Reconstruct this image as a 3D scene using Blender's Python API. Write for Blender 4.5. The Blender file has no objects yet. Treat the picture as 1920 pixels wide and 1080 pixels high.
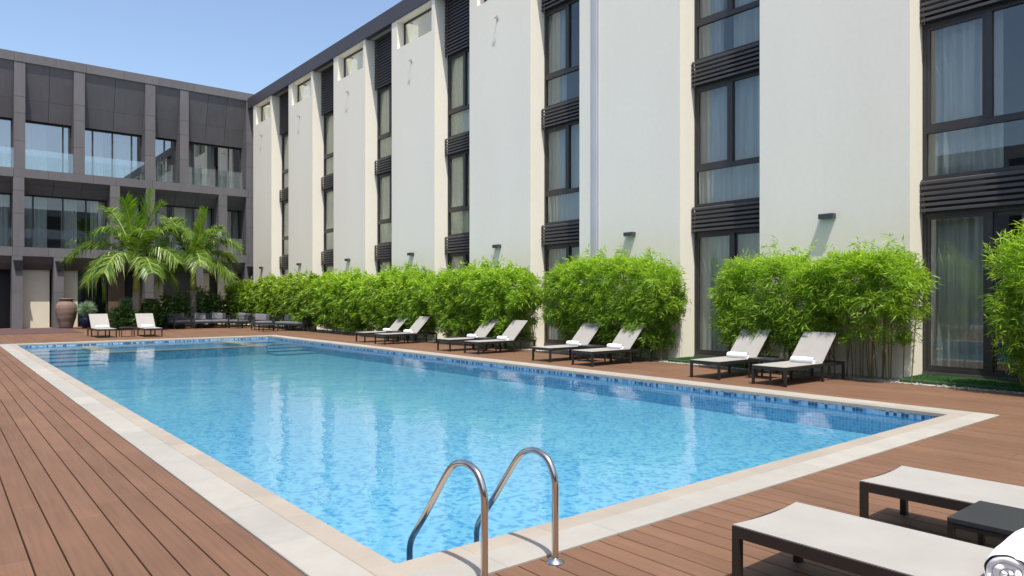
import bpy, math, random
import numpy as np
from mathutils import Vector, Matrix, noise
R = math.radians
random.seed(7); rng = np.random.default_rng(7)
scene = bpy.context.scene
C = scene.collection

# ------------------------------------------------------------------ camera
cam_d = bpy.data.cameras.new('camera'); cam = bpy.data.objects.new('camera', cam_d); C.objects.link(cam)
cam.location = (0, 0, 1.5)
cam.rotation_euler = (R(90), 0, -0.684)
cam_d.sensor_width = 36; cam_d.lens = 24.9; cam_d.shift_y = 0.0091
cam_d.clip_start = 0.05; cam_d.clip_end = 2000
scene.camera = cam

# ------------------------------------------------------------------ light
TO_SUN = Vector((-0.175, -0.38, 1)).normalized()
EL = math.asin(TO_SUN.z); AZ = math.atan2(TO_SUN.x, TO_SUN.y)
world = bpy.data.worlds.new('World'); scene.world = world; world.use_nodes = True
wn = world.node_tree; wn.nodes.clear()
wo = wn.nodes.new('ShaderNodeOutputWorld'); wb = wn.nodes.new('ShaderNodeBackground'); sk = wn.nodes.new('ShaderNodeTexSky')
sk.sky_type = 'NISHITA'; sk.sun_disc = False; sk.sun_elevation = EL; sk.sun_rotation = AZ
sk.air_density = 1.0; sk.dust_density = 2.2; sk.ozone_density = 1.4; sk.altitude = 0
wb.inputs[1].default_value = 0.15
wn.links.new(sk.outputs[0], wb.inputs[0]); wn.links.new(wb.outputs[0], wo.inputs[0])
sd = bpy.data.lights.new('sun', 'SUN'); sun = bpy.data.objects.new('sun', sd); C.objects.link(sun)
sd.energy = 4.0; sd.angle = R(0.5); sd.color = (1, 0.95, 0.87)
sun.rotation_euler = (-TO_SUN).to_track_quat('-Z', 'Y').to_euler(); sun.location = (0, 0, 30)
scene.view_settings.view_transform = 'Standard'; scene.view_settings.look = 'None'
scene.view_settings.exposure = 0.62; scene.view_settings.gamma = 1
cy = scene.cycles
cy.max_bounces = 10; cy.diffuse_bounces = 4; cy.glossy_bounces = 4; cy.transparent_max_bounces = 16; cy.transmission_bounces = 6

# ------------------------------------------------------------------ materials
class NT:
    def __init__(s, name):
        s.m = bpy.data.materials.new(name); s.m.use_nodes = True; s.t = s.m.node_tree; s.t.nodes.clear()
        s.out = s.n('ShaderNodeOutputMaterial')
    def n(s, t, **kw):
        o = s.t.nodes.new(t)
        for k, v in kw.items(): setattr(o, k, v)
        return o
    def l(s, a, b): s.t.links.new(a, b)
    def coord(s): return s.n('ShaderNodeTexCoord').outputs['Object']
    def noise(s, scale, detail=3, vec=None, rough=0.5):
        o = s.n('ShaderNodeTexNoise'); o.inputs['Scale'].default_value = scale; o.inputs['Detail'].default_value = detail
        o.inputs['Roughness'].default_value = rough
        if vec is not None: s.l(vec, o.inputs['Vector'])
        return o.outputs['Fac']
    def ramp(s, fac, stops):
        o = s.n('ShaderNodeValToRGB'); e = o.color_ramp.elements
        while len(e) < len(stops): e.new(0.5)
        for q, (p, c) in zip(e, stops): q.position = p; q.color = (*c, 1) if len(c) == 3 else c
        s.l(fac, o.inputs[0]); return o.outputs[0]
    def math(s, op, a, b=None, clamp=False):
        o = s.n('ShaderNodeMath', operation=op); o.use_clamp = clamp
        for i, v in enumerate((a, b)):
            if v is None: continue
            if isinstance(v, (int, float)): o.inputs[i].default_value = v
            else: s.l(v, o.inputs[i])
        return o.outputs[0]
    def mix(s, fac, a, b, mode='MIX'):
        o = s.n('ShaderNodeMix', data_type='RGBA', blend_type=mode)
        for k, v in ((0, fac), (6, a), (7, b)):
            if isinstance(v, (int, float)): o.inputs[k].default_value = v
            elif isinstance(v, tuple): o.inputs[k].default_value = (*v, 1)
            else: s.l(v, o.inputs[k])
        return o.outputs[2]
    def attr(s, name='tint'): return s.n('ShaderNodeAttribute', attribute_name=name).outputs['Fac']
    def bump(s, h, strength=0.3, dist=0.01):
        o = s.n('ShaderNodeBump'); o.inputs['Strength'].default_value = strength; o.inputs['Distance'].default_value = dist
        s.l(h, o.inputs['Height']); return o.outputs[0]
    def pbr(s, col, rough=0.6, metal=0.0, spec=0.5, normal=None):
        o = s.n('ShaderNodeBsdfPrincipled')
        if isinstance(col, tuple): o.inputs['Base Color'].default_value = (*col, 1)
        else: s.l(col, o.inputs['Base Color'])
        if isinstance(rough, (int, float)): o.inputs['Roughness'].default_value = rough
        else: s.l(rough, o.inputs['Roughness'])
        o.inputs['Metallic'].default_value = metal; o.inputs['Specular IOR Level'].default_value = spec
        if normal is not None: s.l(normal, o.inputs['Normal'])
        s.l(o.outputs[0], s.out.inputs[0]); return s.m

def plain(name, col, rough=0.6, metal=0.0, var=0.12, scale=6, bump=0.0, bscale=60, spec=0.5):
    t = NT(name); v = t.coord(); f = t.noise(scale, 4, v)
    c = t.ramp(f, [(0.25, tuple(x * (1 - var) for x in col)), (0.75, tuple(min(1, x * (1 + var)) for x in col))])
    nrm = t.bump(t.noise(bscale, 3, v), bump, 0.01) if bump else None
    return t.pbr(c, rough, metal, spec, nrm)

def mat_stucco():
    t = NT('stucco'); v = t.coord()
    mp = t.n('ShaderNodeMapping'); mp.inputs['Scale'].default_value = (1, 1, 0.25); t.l(v, mp.inputs[0])
    big = t.noise(0.7, 4, mp.outputs[0]); fine = t.noise(9, 5, v)
    a = t.ramp(big, [(0.2, (0.755, 0.705, 0.59)), (0.7, (0.79, 0.74, 0.625))])
    c = t.mix(0.06, a, t.ramp(fine, [(0.3, (0.45, 0.45, 0.42)), (0.7, (0.8, 0.79, 0.76))]))
    mp2 = t.n('ShaderNodeMapping'); mp2.inputs['Scale'].default_value = (5, 5, 0.35); t.l(v, mp2.inputs[0])
    st = t.ramp(t.noise(1.2, 5, mp2.outputs[0]), [(0.52, (1, 1, 1)), (0.8, (0.9, 0.89, 0.86))])
    c = t.mix(0.14, c, t.mix(1.0, c, st, 'MULTIPLY'))
    return t.pbr(c, 0.85, 0, 0.3, t.bump(t.noise(70, 4, v), 0.12, 0.004))

def mat_deck():
    t = NT('deck_board'); v = t.coord(); tint = t.attr()
    c = t.ramp(tint, [(0.0, (0.140, 0.074, 0.043)), (0.5, (0.153, 0.081, 0.047)), (1.0, (0.168, 0.090, 0.053))])
    mp = t.n('ShaderNodeMapping'); mp.inputs['Scale'].default_value = (40, 1.5, 1); t.l(v, mp.inputs[0])
    g = t.ramp(t.noise(1.0, 4, mp.outputs[0]), [(0.3, (0.86, 0.85, 0.84)), (0.7, (1.08, 1.08, 1.08))])
    c = t.mix(1.0, c, g, 'MULTIPLY')
    w = t.ramp(t.noise(0.55, 5, v, 0.6), [(0.35, (0.9, 0.9, 0.92)), (0.65, (1.1, 1.1, 1.1))])
    c = t.mix(1.0, c, w, 'MULTIPLY')
    mp2 = t.n('ShaderNodeMapping'); mp2.inputs['Scale'].default_value = (180, 2, 1); t.l(v, mp2.inputs[0])
    return t.pbr(c, 0.62, 0, 0.35, t.bump(t.noise(1.0, 2, mp2.outputs[0]), 0.25, 0.003))

def mat_stone(name, a, b, rough=0.7):
    t = NT(name); v = t.coord(); tint = t.attr()
    c = t.ramp(t.noise(2.5, 6, v, 0.65), [(0.3, a), (0.7, b)])
    c = t.mix(1.0, c, t.ramp(tint, [(0, (0.92, 0.92, 0.92)), (1, (1.06, 1.05, 1.04))]), 'MULTIPLY')
    return t.pbr(c, rough, 0, 0.35, t.bump(t.noise(45, 4, v), 0.15, 0.003))

def mat_concrete():
    t = NT('concrete_cladding'); v = t.coord(); tint = t.attr()
    mp = t.n('ShaderNodeMapping'); mp.inputs['Scale'].default_value = (3, 3, 0.5); t.l(v, mp.inputs[0])
    c = t.ramp(t.noise(1.5, 5, mp.outputs[0], 0.6), [(0.3, (0.106, 0.101, 0.106)), (0.7, (0.126, 0.120, 0.126))])
    c = t.mix(1.0, c, t.ramp(tint, [(0, (0.94, 0.94, 0.95)), (1, (1.05, 1.05, 1.04))]), 'MULTIPLY')
    return t.pbr(c, 0.75, 0, 0.3, t.bump(t.noise(30, 4, v), 0.1, 0.004))

def mat_mosaic(name, scale, light, mid, dark, wob=0.02, pd=0.30, grout=False):
    t = NT(name); v = t.coord()
    nz = t.n('ShaderNodeTexNoise'); nz.inputs['Scale'].default_value = 3.2; nz.inputs['Detail'].default_value = 2; t.l(v, nz.inputs['Vector'])
    sub = t.n('ShaderNodeVectorMath', operation='SUBTRACT'); t.l(nz.outputs['Color'], sub.inputs[0]); sub.inputs[1].default_value = (0.5, 0.5, 0.5)
    scl = t.n('ShaderNodeVectorMath', operation='SCALE'); t.l(sub.outputs[0], scl.inputs[0]); scl.inputs['Scale'].default_value = wob * 4
    add = t.n('ShaderNodeVectorMath', operation='ADD'); t.l(v, add.inputs[0]); t.l(scl.outputs[0], add.inputs[1])
    s2 = t.n('ShaderNodeVectorMath', operation='SCALE'); t.l(add.outputs[0], s2.inputs[0]); s2.inputs['Scale'].default_value = 1 / scale
    fl = t.n('ShaderNodeVectorMath', operation='FLOOR'); t.l(s2.outputs[0], fl.inputs[0])
    wn_ = t.n('ShaderNodeTexWhiteNoise', noise_dimensions='3D'); t.l(fl.outputs[0], wn_.inputs['Vector'])
    r = wn_.outputs['Value']
    c = t.ramp(r, [(0.0, dark), (pd, dark), (pd + 0.01, mid), (0.6, mid), (0.61, light), (1.0, light)])
    c.node.color_ramp.interpolation = 'LINEAR'
    if grout:
        fr = t.n('ShaderNodeVectorMath', operation='FRACTION'); t.l(s2.outputs[0], fr.inputs[0])
        sp = t.n('ShaderNodeSeparateXYZ'); t.l(fr.outputs[0], sp.inputs[0])
        gy = t.math('LESS_THAN', sp.outputs['Y'], 0.09); gz = t.math('LESS_THAN', sp.outputs['Z'], 0.09); gx = t.math('LESS_THAN', sp.outputs['X'], 0.09)
        g = t.math('MAXIMUM', t.math('MAXIMUM', gy, gz), gx)
        c = t.mix(t.math('MULTIPLY', g, 0.5), c, (0.5, 0.7, 0.8))
    big = t.ramp(t.noise(0.8, 3, v), [(0.3, (0.93, 0.95, 0.97)), (0.7, (1.05, 1.04, 1.03))])
    c = t.mix(1.0, c, big, 'MULTIPLY')
    return t.pbr(c, 0.35, 0, 0.4)

def mat_water():
    t = NT('water'); v = t.coord()
    mp = t.n('ShaderNodeMapping'); mp.inputs['Scale'].default_value = (1.0, 0.8, 1); mp.inputs['Rotation'].default_value = (0, 0, 0.5); t.l(v, mp.inputs[0])
    h1 = t.noise(1.6, 3, mp.outputs[0]); h2 = t.noise(6.5, 3, mp.outputs[0])
    h = t.math('ADD', t.math('MULTIPLY', h1, 1.0), t.math('MULTIPLY', h2, 0.42))
    b = t.bump(h, 0.15, 0.06)
    fr = t.n('ShaderNodeFresnel'); fr.inputs['IOR'].default_value = 1.33; t.l(b, fr.inputs['Normal'])
    tr = t.n('ShaderNodeBsdfTransparent'); tr.inputs[0].default_value = (0.86, 0.975, 1.0, 1)
    gl = t.n('ShaderNodeBsdfGlossy'); gl.inputs['Roughness'].default_value = 0.015; t.l(b, gl.inputs['Normal'])
    mx = t.n('ShaderNodeMixShader'); t.l(fr.outputs[0], mx.inputs[0]); t.l(tr.outputs[0], mx.inputs[1]); t.l(gl.outputs[0], mx.inputs[2])
    t.l(mx.outputs[0], t.out.inputs[0]); return t.m

def mat_glass(name, tint, ior=1.55, extra=0.0, rough=0.0):
    t = NT(name)
    ge = t.n('ShaderNodeNewGeometry'); dt = t.n('ShaderNodeVectorMath', operation='DOT_PRODUCT')
    t.l(ge.outputs['Normal'], dt.inputs[0]); t.l(ge.outputs['Incoming'], dt.inputs[1])
    f0 = 2 * ((ior - 1) / (ior + 1)) ** 2   # two faces of a pane
    p5 = t.math('POWER', t.math('SUBTRACT', 1.0, t.math('ABSOLUTE', dt.outputs['Value'])), 4.5)
    f = t.math('ADD', t.math('MULTIPLY', p5, 1 - f0), f0 + extra, True)
    tr = t.n('ShaderNodeBsdfTransparent'); tr.inputs[0].default_value = (*tint, 1)
    gl = t.n('ShaderNodeBsdfGlossy'); gl.inputs['Roughness'].default_value = rough; gl.inputs[0].default_value = (0.92, 0.97, 1, 1)
    mx = t.n('ShaderNodeMixShader'); t.l(f, mx.inputs[0]); t.l(tr.outputs[0], mx.inputs[1]); t.l(gl.outputs[0], mx.inputs[2])
    t.l(mx.outputs[0], t.out.inputs[0]); return t.m

def mat_leaf(name, stops, trans=0.35, rough=0.5):
    t = NT(name); tint = t.attr()
    c = t.ramp(tint, stops)
    p = t.n('ShaderNodeBsdfPrincipled'); t.l(c, p.inputs['Base Color']); p.inputs['Roughness'].default_value = rough; p.inputs['Specular IOR Level'].default_value = 0.4
    tl = t.n('ShaderNodeBsdfTranslucent'); t.l(t.mix(1.0, c, (1.3, 1.5, 0.7), 'MULTIPLY'), tl.inputs[0])
    mx = t.n('ShaderNodeMixShader'); mx.inputs[0].default_value = trans; t.l(p.outputs[0], mx.inputs[1]); t.l(tl.outputs[0], mx.inputs[2])
    t.l(mx.outputs[0], t.out.inputs[0]); return t.m

def mat_curtain():
    t = NT('curtain'); v = t.coord()
    mp = t.n('ShaderNodeMapping'); mp.inputs['Scale'].default_value = (12, 12, 0.4); t.l(v, mp.inputs[0])
    c = t.ramp(t.noise(1.0, 3, mp.outputs[0]), [(0.3, (0.66, 0.66, 0.62)), (0.7, (0.90, 0.89, 0.84))])
    p = t.n('ShaderNodeBsdfDiffuse'); t.l(c, p.inputs[0]); tl = t.n('ShaderNodeBsdfTranslucent'); t.l(c, tl.inputs[0])
    mx = t.n('ShaderNodeMixShader'); mx.inputs[0].default_value = 0.3; t.l(p.outputs[0], mx.inputs[1]); t.l(tl.outputs[0], mx.inputs[2])
    t.l(mx.outputs[0], t.out.inputs[0]); return t.m

def mat_sling():
    t = NT('sling_fabric'); v = t.coord()
    wv = t.n('ShaderNodeTexWave'); wv.inputs['Scale'].default_value = 120; t.l(v, wv.inputs[0])
    wv2 = t.n('ShaderNodeTexWave', bands_direction='Y'); wv2.inputs['Scale'].default_value = 120; t.l(v, wv2.inputs[0])
    h = t.math('ADD', wv.outputs['Fac'], wv2.outputs['Fac'])
    c = t.ramp(t.noise(3, 4, v), [(0.3, (0.285, 0.27, 0.25)), (0.7, (0.315, 0.30, 0.278))])
    return t.pbr(c, 0.8, 0, 0.25, t.bump(h, 0.08, 0.002))

def mat_terry():
    t = NT('terry_towel'); v = t.coord()
    return t.pbr(t.ramp(t.noise(30, 4, v), [(0.3, (0.76, 0.77, 0.80)), (0.7, (0.86, 0.86, 0.88))]), 0.95, 0, 0.1, t.bump(t.noise(260, 3, v), 0.6, 0.004))

def mat_gravel():
    t = NT('gravel'); v = t.coord()
    vo = t.n('ShaderNodeTexVoronoi'); vo.inputs['Scale'].default_value = 22; t.l(v, vo.inputs['Vector'])
    bw = t.n('ShaderNodeSeparateColor'); t.l(vo.outputs['Color'], bw.inputs[0])
    c = t.ramp(bw.outputs[0], [(0, (0.22, 0.20, 0.18)), (0.5, (0.38, 0.36, 0.33)), (1, (0.55, 0.53, 0.5))])
    return t.pbr(c, 0.8, 0, 0.3, t.bump(vo.outputs['Distance'], 0.9, 0.03))

M = dict(
    stucco=mat_stucco(), deck=mat_deck(), concrete=mat_concrete(),
    joist=plain('deck_gap', (0.02, 0.015, 0.012), 0.9),
    coping=mat_stone('coping_stone', (0.285, 0.272, 0.242), (0.335, 0.322, 0.292)),
    copingb=mat_stone('coping_edge_stone', (0.28, 0.246, 0.205), (0.32, 0.285, 0.24)),
    kidwall=mat_stone('submerged_stone', (0.32, 0.31, 0.27), (0.40, 0.385, 0.34)),
    floor=mat_mosaic('pool_mosaic', 0.046, (0.155, 0.355, 0.47), (0.135, 0.325, 0.455), (0.065, 0.235, 0.41), 0.009, 0.27),
    wall=mat_mosaic('pool_wall_mosaic', 0.05, (0.125, 0.36, 0.56), (0.11, 0.33, 0.54), (0.085, 0.28, 0.50), 0.004, 0.3, True),
    band=mat_mosaic('waterline_tile', 0.05, (0.26, 0.40, 0.52), (0.10, 0.24, 0.42), (0.03, 0.07, 0.15), 0.0, 0.33, True),
    water=mat_water(),
    glass=mat_glass('window_glass', (0.63, 0.69, 0.68), 1.5, 0.04),
    glassb=mat_glass('reflective_glass', (0.50, 0.56, 0.58), 1.6, 0.22),
    rail=mat_glass('balustrade_glass', (0.90, 0.94, 0.94), 1.5, 0.05),
    curtain=mat_curtain(), curtain_warm=plain('warm_curtain', (0.85, 0.74, 0.50), 0.9, 0, 0.1, 8),
    frame=plain('window_frame_metal', (0.040, 0.037, 0.037), 0.45, 0.2, 0.1),
    louvre=plain('louvre_metal', (0.062, 0.057, 0.058), 0.5, 0.1, 0.1),
    fascia=plain('roof_fascia_metal', (0.060, 0.054, 0.060), 0.55, 0.1, 0.1, 2),
    room=plain('dark_room', (0.09, 0.085, 0.08), 0.9),
    plum=plain('plum_sheet', (0.075, 0.040, 0.040), 0.95, 0, 0.12, 3, 0.3, 120),
    cream=plain('cream_render', (0.60, 0.55, 0.43), 0.85, 0, 0.05, 1.5, 0.1),
    brown=plain('brown_door', (0.10, 0.065, 0.045), 0.6),
    black=plain('black_void', (0.012, 0.014, 0.014), 0.7),
    lframe=plain('lounger_frame', (0.030, 0.026, 0.023), 0.4, 0.3, 0.12),
    ttop=plain('table_top', (0.035, 0.036, 0.04), 0.35, 0.1, 0.08),
    sling=mat_sling(), towel=mat_terry(),
    steel=plain('stainless_steel', (0.62, 0.58, 0.54), 0.17, 1.0, 0.05),
    lamp=plain('lamp_housing', (0.045, 0.05, 0.055), 0.5),
    bracket=plain('bracket_paint', (0.35, 0.35, 0.35), 0.5),
    joint=plain('joint_cover_metal', (0.47, 0.46, 0.47), 0.7, 0.0, 0.06, 1),
    gravel=mat_gravel(), soil=plain('soil', (0.05, 0.035, 0.025), 0.95, 0, 0.3, 9, 0.5, 30),
    ground=plain('ground_earth', (0.16, 0.14, 0.12), 0.9),
    turf=plain('artificial_turf', (0.025, 0.075, 0.02), 0.9, 0, 0.3, 30, 0.8, 150),
    turfleaf=mat_leaf('turf_blades', [(0, (0.02, 0.07, 0.018)), (1, (0.06, 0.16, 0.04))], 0.3),
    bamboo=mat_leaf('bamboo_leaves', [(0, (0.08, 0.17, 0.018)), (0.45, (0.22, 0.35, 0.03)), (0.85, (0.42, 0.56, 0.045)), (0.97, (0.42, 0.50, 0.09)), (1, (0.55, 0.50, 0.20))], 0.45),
    bambood=mat_leaf('hedge_leaves', [(0, (0.07, 0.14, 0.014)), (0.6, (0.22, 0.34, 0.025)), (1, (0.48, 0.55, 0.06))], 0.35),
    cane=plain('bamboo_cane', (0.20, 0.16, 0.06), 0.5, 0, 0.35, 5),
    palm=mat_leaf('palm_leaflets', [(0, (0.03, 0.08, 0.02)), (0.5, (0.12, 0.21, 0.025)), (0.85, (0.27, 0.35, 0.06)), (1, (0.42, 0.48, 0.22))], 0.35, 0.35),
    palmy=mat_leaf('young_palm_leaflets', [(0, (0.10, 0.24, 0.012)), (0.6, (0.22, 0.38, 0.015)), (1, (0.42, 0.48, 0.03))], 0.45, 0.4),
    trunk=plain('palm_trunk', (0.22, 0.19, 0.16), 0.85, 0, 0.3, 12, 0.5, 25),
    shaft=plain('palm_crownshaft', (0.20, 0.24, 0.04), 0.5, 0, 0.3, 8),
    shrub=mat_leaf('shrub_leaves', [(0, (0.03, 0.08, 0.02)), (0.7, (0.10, 0.20, 0.04)), (1, (0.26, 0.36, 0.10))], 0.2, 0.4),
    yucca=mat_leaf('silver_leaves', [(0, (0.12, 0.22, 0.12)), (1, (0.34, 0.46, 0.32))], 0.2),
    red=mat_leaf('red_leaves', [(0, (0.20, 0.02, 0.03)), (1, (0.42, 0.06, 0.07))], 0.3),
    clay=plain('weathered_clay', (0.17, 0.115, 0.09), 0.85, 0, 0.2, 5, 0.3, 30),
    blueglaze=plain('blue_glazed_pot', (0.012, 0.016, 0.05), 0.25),
    cushion=plain('grey_cushion', (0.055, 0.057, 0.066), 0.9, 0, 0.12, 20, 0.3, 160),
    cushion2=plain('light_grey_cushion', (0.12, 0.122, 0.135), 0.9, 0, 0.1, 20, 0.3, 160),
    sofaframe=plain('sofa_frame', (0.03, 0.03, 0.033), 0.45, 0.2),
    neighbour=plain('neighbour_render', (0.36, 0.36, 0.35), 0.85),
    slabm=plain('neighbour_slab', (0.4, 0.4, 0.4), 0.85),
)

# ------------------------------------------------------------------ mesh builder
class MB:
    def __init__(s): s.v = []; s.f = []; s.t = []
    def add(s, vs, fs, tint=None):
        b = len(s.v); s.v += [tuple(p) for p in vs]; s.f += [tuple(i + b for i in f) for f in fs]
        tt = random.random() if tint is None else tint
        s.t += [tt] * len(vs); return s
    def box(s, x0, x1, y0, y1, z0, z1, tint=None, bev=0.0):
        x0, x1 = min(x0, x1), max(x0, x1); y0, y1 = min(y0, y1), max(y0, y1); z0, z1 = min(z0, z1), max(z0, z1)
        if bev <= 0:
            return s.add([(x0, y0, z0), (x1, y0, z0), (x1, y1, z0), (x0, y1, z0), (x0, y0, z1), (x1, y0, z1), (x1, y1, z1), (x0, y1, z1)],
                         [(0, 3, 2, 1), (4, 5, 6, 7), (0, 1, 5, 4), (1, 2, 6, 5), (2, 3, 7, 6), (3, 0, 4, 7)], tint)
        b = bev  # chamfered top edges
        return s.add([(x0, y0, z0), (x1, y0, z0), (x1, y1, z0), (x0, y1, z0), (x0, y0, z1 - b), (x1, y0, z1 - b), (x1, y1, z1 - b), (x0, y1, z1 - b),
                      (x0 + b, y0 + b, z1), (x1 - b, y0 + b, z1), (x1 - b, y1 - b, z1), (x0 + b, y1 - b, z1)],
                     [(0, 3, 2, 1), (8, 9, 10, 11), (0, 1, 5, 4), (1, 2, 6, 5), (2, 3, 7, 6), (3, 0, 4, 7), (4, 5, 9, 8), (5, 6, 10, 9), (6, 7, 11, 10), (7, 4, 8, 11)], tint)
    def quad(s, a, b, c, d, tint=None): return s.add([a, b, c, d], [(0, 1, 2, 3)], tint)
    def tube(s, pts, r, n=10, tint=None, cap=True):
        pts = [Vector(p) for p in pts]; rs = r if isinstance(r, (list, tuple)) else [r] * len(pts)
        vs = []; fs = []; up = None
        for i, p in enumerate(pts):
            d = (pts[min(i + 1, len(pts) - 1)] - pts[max(i - 1, 0)]).normalized()
            if up is None: up = Vector((0, 0, 1)) if abs(d.z) < 0.9 else Vector((1, 0, 0))
            a = d.cross(up).normalized(); b = a.cross(d).normalized(); up = b
            for k in range(n):
                w = 2 * math.pi * k / n; vs.append(p + (a * math.cos(w) + b * math.sin(w)) * rs[i])
        for i in range(len(pts) - 1):
            for k in range(n):
                k2 = (k + 1) % n; fs.append((i * n + k, i * n + k2, (i + 1) * n + k2, (i + 1) * n + k))
        if cap: fs.append(tuple(range(n))[::-1]); fs.append(tuple((len(pts) - 1) * n + k for k in range(n)))
        return s.add(vs, fs, tint)
    def lathe(s, prof, cx=0, cy=0, n=28):
        vs = []; fs = []
        for r, z in prof:
            for k in range(n):
                w = 2 * math.pi * k / n; vs.append((cx + r * math.cos(w), cy + r * math.sin(w), z))
        for i in range(len(prof) - 1):
            for k in range(n):
                k2 = (k + 1) % n; fs.append((i * n + k, i * n + k2, (i + 1) * n + k2, (i + 1) * n + k))
        return s.add(vs, fs)
    def build(s, name, mat, parent=None, smooth=False, loc=None, **props):
        me = bpy.data.meshes.new(name); me.from_pydata(s.v, [], s.f)
        a = me.attributes.new('tint', 'FLOAT', 'POINT'); a.data.foreach_set('value', np.array(s.t, dtype=np.float32))
        me.materials.append(M[mat]); me.update()
        if smooth:
            me.polygons.foreach_set('use_smooth', [True] * len(me.polygons))
            if smooth != 'all': me.set_sharp_from_angle(angle=R(35))
        o = bpy.data.objects.new(name, me); C.objects.link(o)
        if parent: o.parent = parent
        if loc: o.location = loc
        for k, v in props.items(): o[k] = v
        return o

def soft(o, lv=1, bev=0.0):
    if bev:
        b = o.modifiers.new('bevel', 'BEVEL'); b.width = bev; b.segments = 3; b.limit_method = 'ANGLE'
    if lv:
        m = o.modifiers.new('subsurf', 'SUBSURF'); m.levels = lv; m.render_levels = lv
    return o
def thing(name, label, cat, loc=(0, 0, 0), rz=0, group=None):
    o = bpy.data.objects.new(name, None); C.objects.link(o); o.location = loc; o.rotation_euler = (0, 0, rz)
    o.empty_display_size = 0.2; o['label'] = label; o['category'] = cat
    if group: o['group'] = group
    return o
def copy_thing(root, loc, rz, label, group=None):
    r = root.copy(); C.objects.link(r); r.location = loc; r.rotation_euler = (0, 0, rz); r['label'] = label
    if group: r['group'] = group
    for ch in list(root.children):
        c = ch.copy(); C.objects.link(c); c.parent = r
        for g in list(ch.children):
            d = g.copy(); C.objects.link(d); d.parent = c
    return r
def leaves_obj(name, mat, base, direc, length, width, tint, parent=None, fold=None, **props):
    """base (n,3), direc (n,3) unit, one diamond leaf each"""
    n = len(base); direc = direc / np.linalg.norm(direc, axis=1, keepdims=True)
    rnd = rng.normal(size=(n, 3)); side = np.cross(direc, rnd); side /= np.linalg.norm(side, axis=1, keepdims=True) + 1e-9
    L = length[:, None]; W = width[:, None]
    mid = base + direc * L * 0.42; tip = base + direc * L; tip[:, 2] -= length * 0.14
    v = np.stack([base, mid + side * W, tip, mid - side * W], 1).reshape(-1, 3)
    me = bpy.data.meshes.new(name); me.vertices.add(4 * n); me.vertices.foreach_set('co', v.astype(np.float32).ravel())
    me.loops.add(4 * n); me.loops.foreach_set('vertex_index', np.arange(4 * n, dtype=np.int32))
    me.polygons.add(n); me.polygons.foreach_set('loop_start', np.arange(0, 4 * n, 4, dtype=np.int32))
    me.update(calc_edges=True)
    a = me.attributes.new('tint', 'FLOAT', 'POINT'); a.data.foreach_set('value', np.repeat(tint, 4).astype(np.float32))
    me.materials.append(M[mat]); me.validate()
    o = bpy.data.objects.new(name, me); C.objects.link(o)
    if parent: o.parent = parent
    for k, q in props.items(): o[k] = q
    return o

# ================================================================== SETTING
PX0, PX1, PY0, PY1 = 2.0, 10.0, 3.48, 27.2       # pool inner edge
QX0, QX1, QY0, QY1 = 1.555, 10.45, 3.05, 27.65    # coping outer edge
DX0, DX1, DY0, DY1 = -9.0, 13.2, -5.0, 41.9
WZ = -0.085
MB().box(-400, 400, -400, 400, -1.6, -1.2).build('ground', 'ground', kind='structure')
# deck boards
mb = MB(); P = 0.1618; gap = 0.009
def strip(x, segs):
    for (a, b) in segs:
        y = a - random.uniform(0, 2.2)
        while y < b:
            e = y + random.choice((2.2, 2.2, 2.9))
            y0, y1 = max(y, a), min(e, b)
            if y1 - y0 > 0.05:
                mb.box(x + gap / 2, x + P - gap / 2, y0 + 0.0015, y1 - 0.0015, -0.028, 0.0 + random.uniform(-0.0006, 0.0006), None, 0.002)
            y = e
n_left = int((QX0 - DX0) / P)
for i in range(n_left): strip(QX0 - (i + 1) * P, [(DY0, DY1)])
for i in range(55): strip(QX0 + i * P, [(DY0, QY0), (QY1, DY1)])
for i in range(int((DX1 - QX1) / P)): strip(QX1 + i * P, [(DY0, DY1)])
mb.build('deck', 'deck', kind='structure')
mb = MB()
for (a, b, c, d) in ((DX0, QX0, DY0, DY1), (QX1, DX1, DY0, DY1), (QX0, QX1, DY0, QY0), (QX0, QX1, QY1, DY1)):
    mb.box(a, b, c, d, -0.2, -0.034)
mb.build('deck_base', 'joist', kind='structure')
# coping, outer pale row and inner beige row, laid as slabs
mo, mi = MB(), MB()
IW = 0.17
def rowx(m, x0, x1, y0, y1, L, z=0.012):
    x = x0
    while x < x1 - 0.02:
        e = min(x + L, x1); m.box(x + 0.001, e - 0.001, y0, y1, -0.035, z, None, 0.004); x = e
def rowy(m, x0, x1, y0, y1, L, z=0.012):
    y = y0
    while y < y1 - 0.02:
        e = min(y + L, y1); m.box(x0, x1, y + 0.001, e - 0.001, -0.035, z, None, 0.004); y = e
ox = PX0 - IW; ox1 = PX1 + IW; oy = PY0 - IW; oy1 = PY1 + IW
rowx(mo, QX0, QX1, QY0, oy - 0.002, 0.9); rowx(mo, QX0, QX1, oy1 + 0.002, QY1, 0.9)
rowy(mo, QX0, ox - 0.002, oy, oy1, 0.9); rowy(mo, ox1 + 0.002, QX1, oy, oy1, 0.9)
rowx(mi, ox, ox1, oy, PY0, 0.6); rowx(mi, ox, ox1, PY1, oy1, 0.6)
rowy(mi, ox, PX0, PY0 + 0.002, PY1 - 0.002, 0.6); rowy(mi, PX1, ox1, PY0 + 0.002, PY1 - 0.002, 0.6)
mo.build('pool_coping', 'coping', kind='structure'); mi.build('pool_coping_edge', 'copingb', kind='structure')
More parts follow.
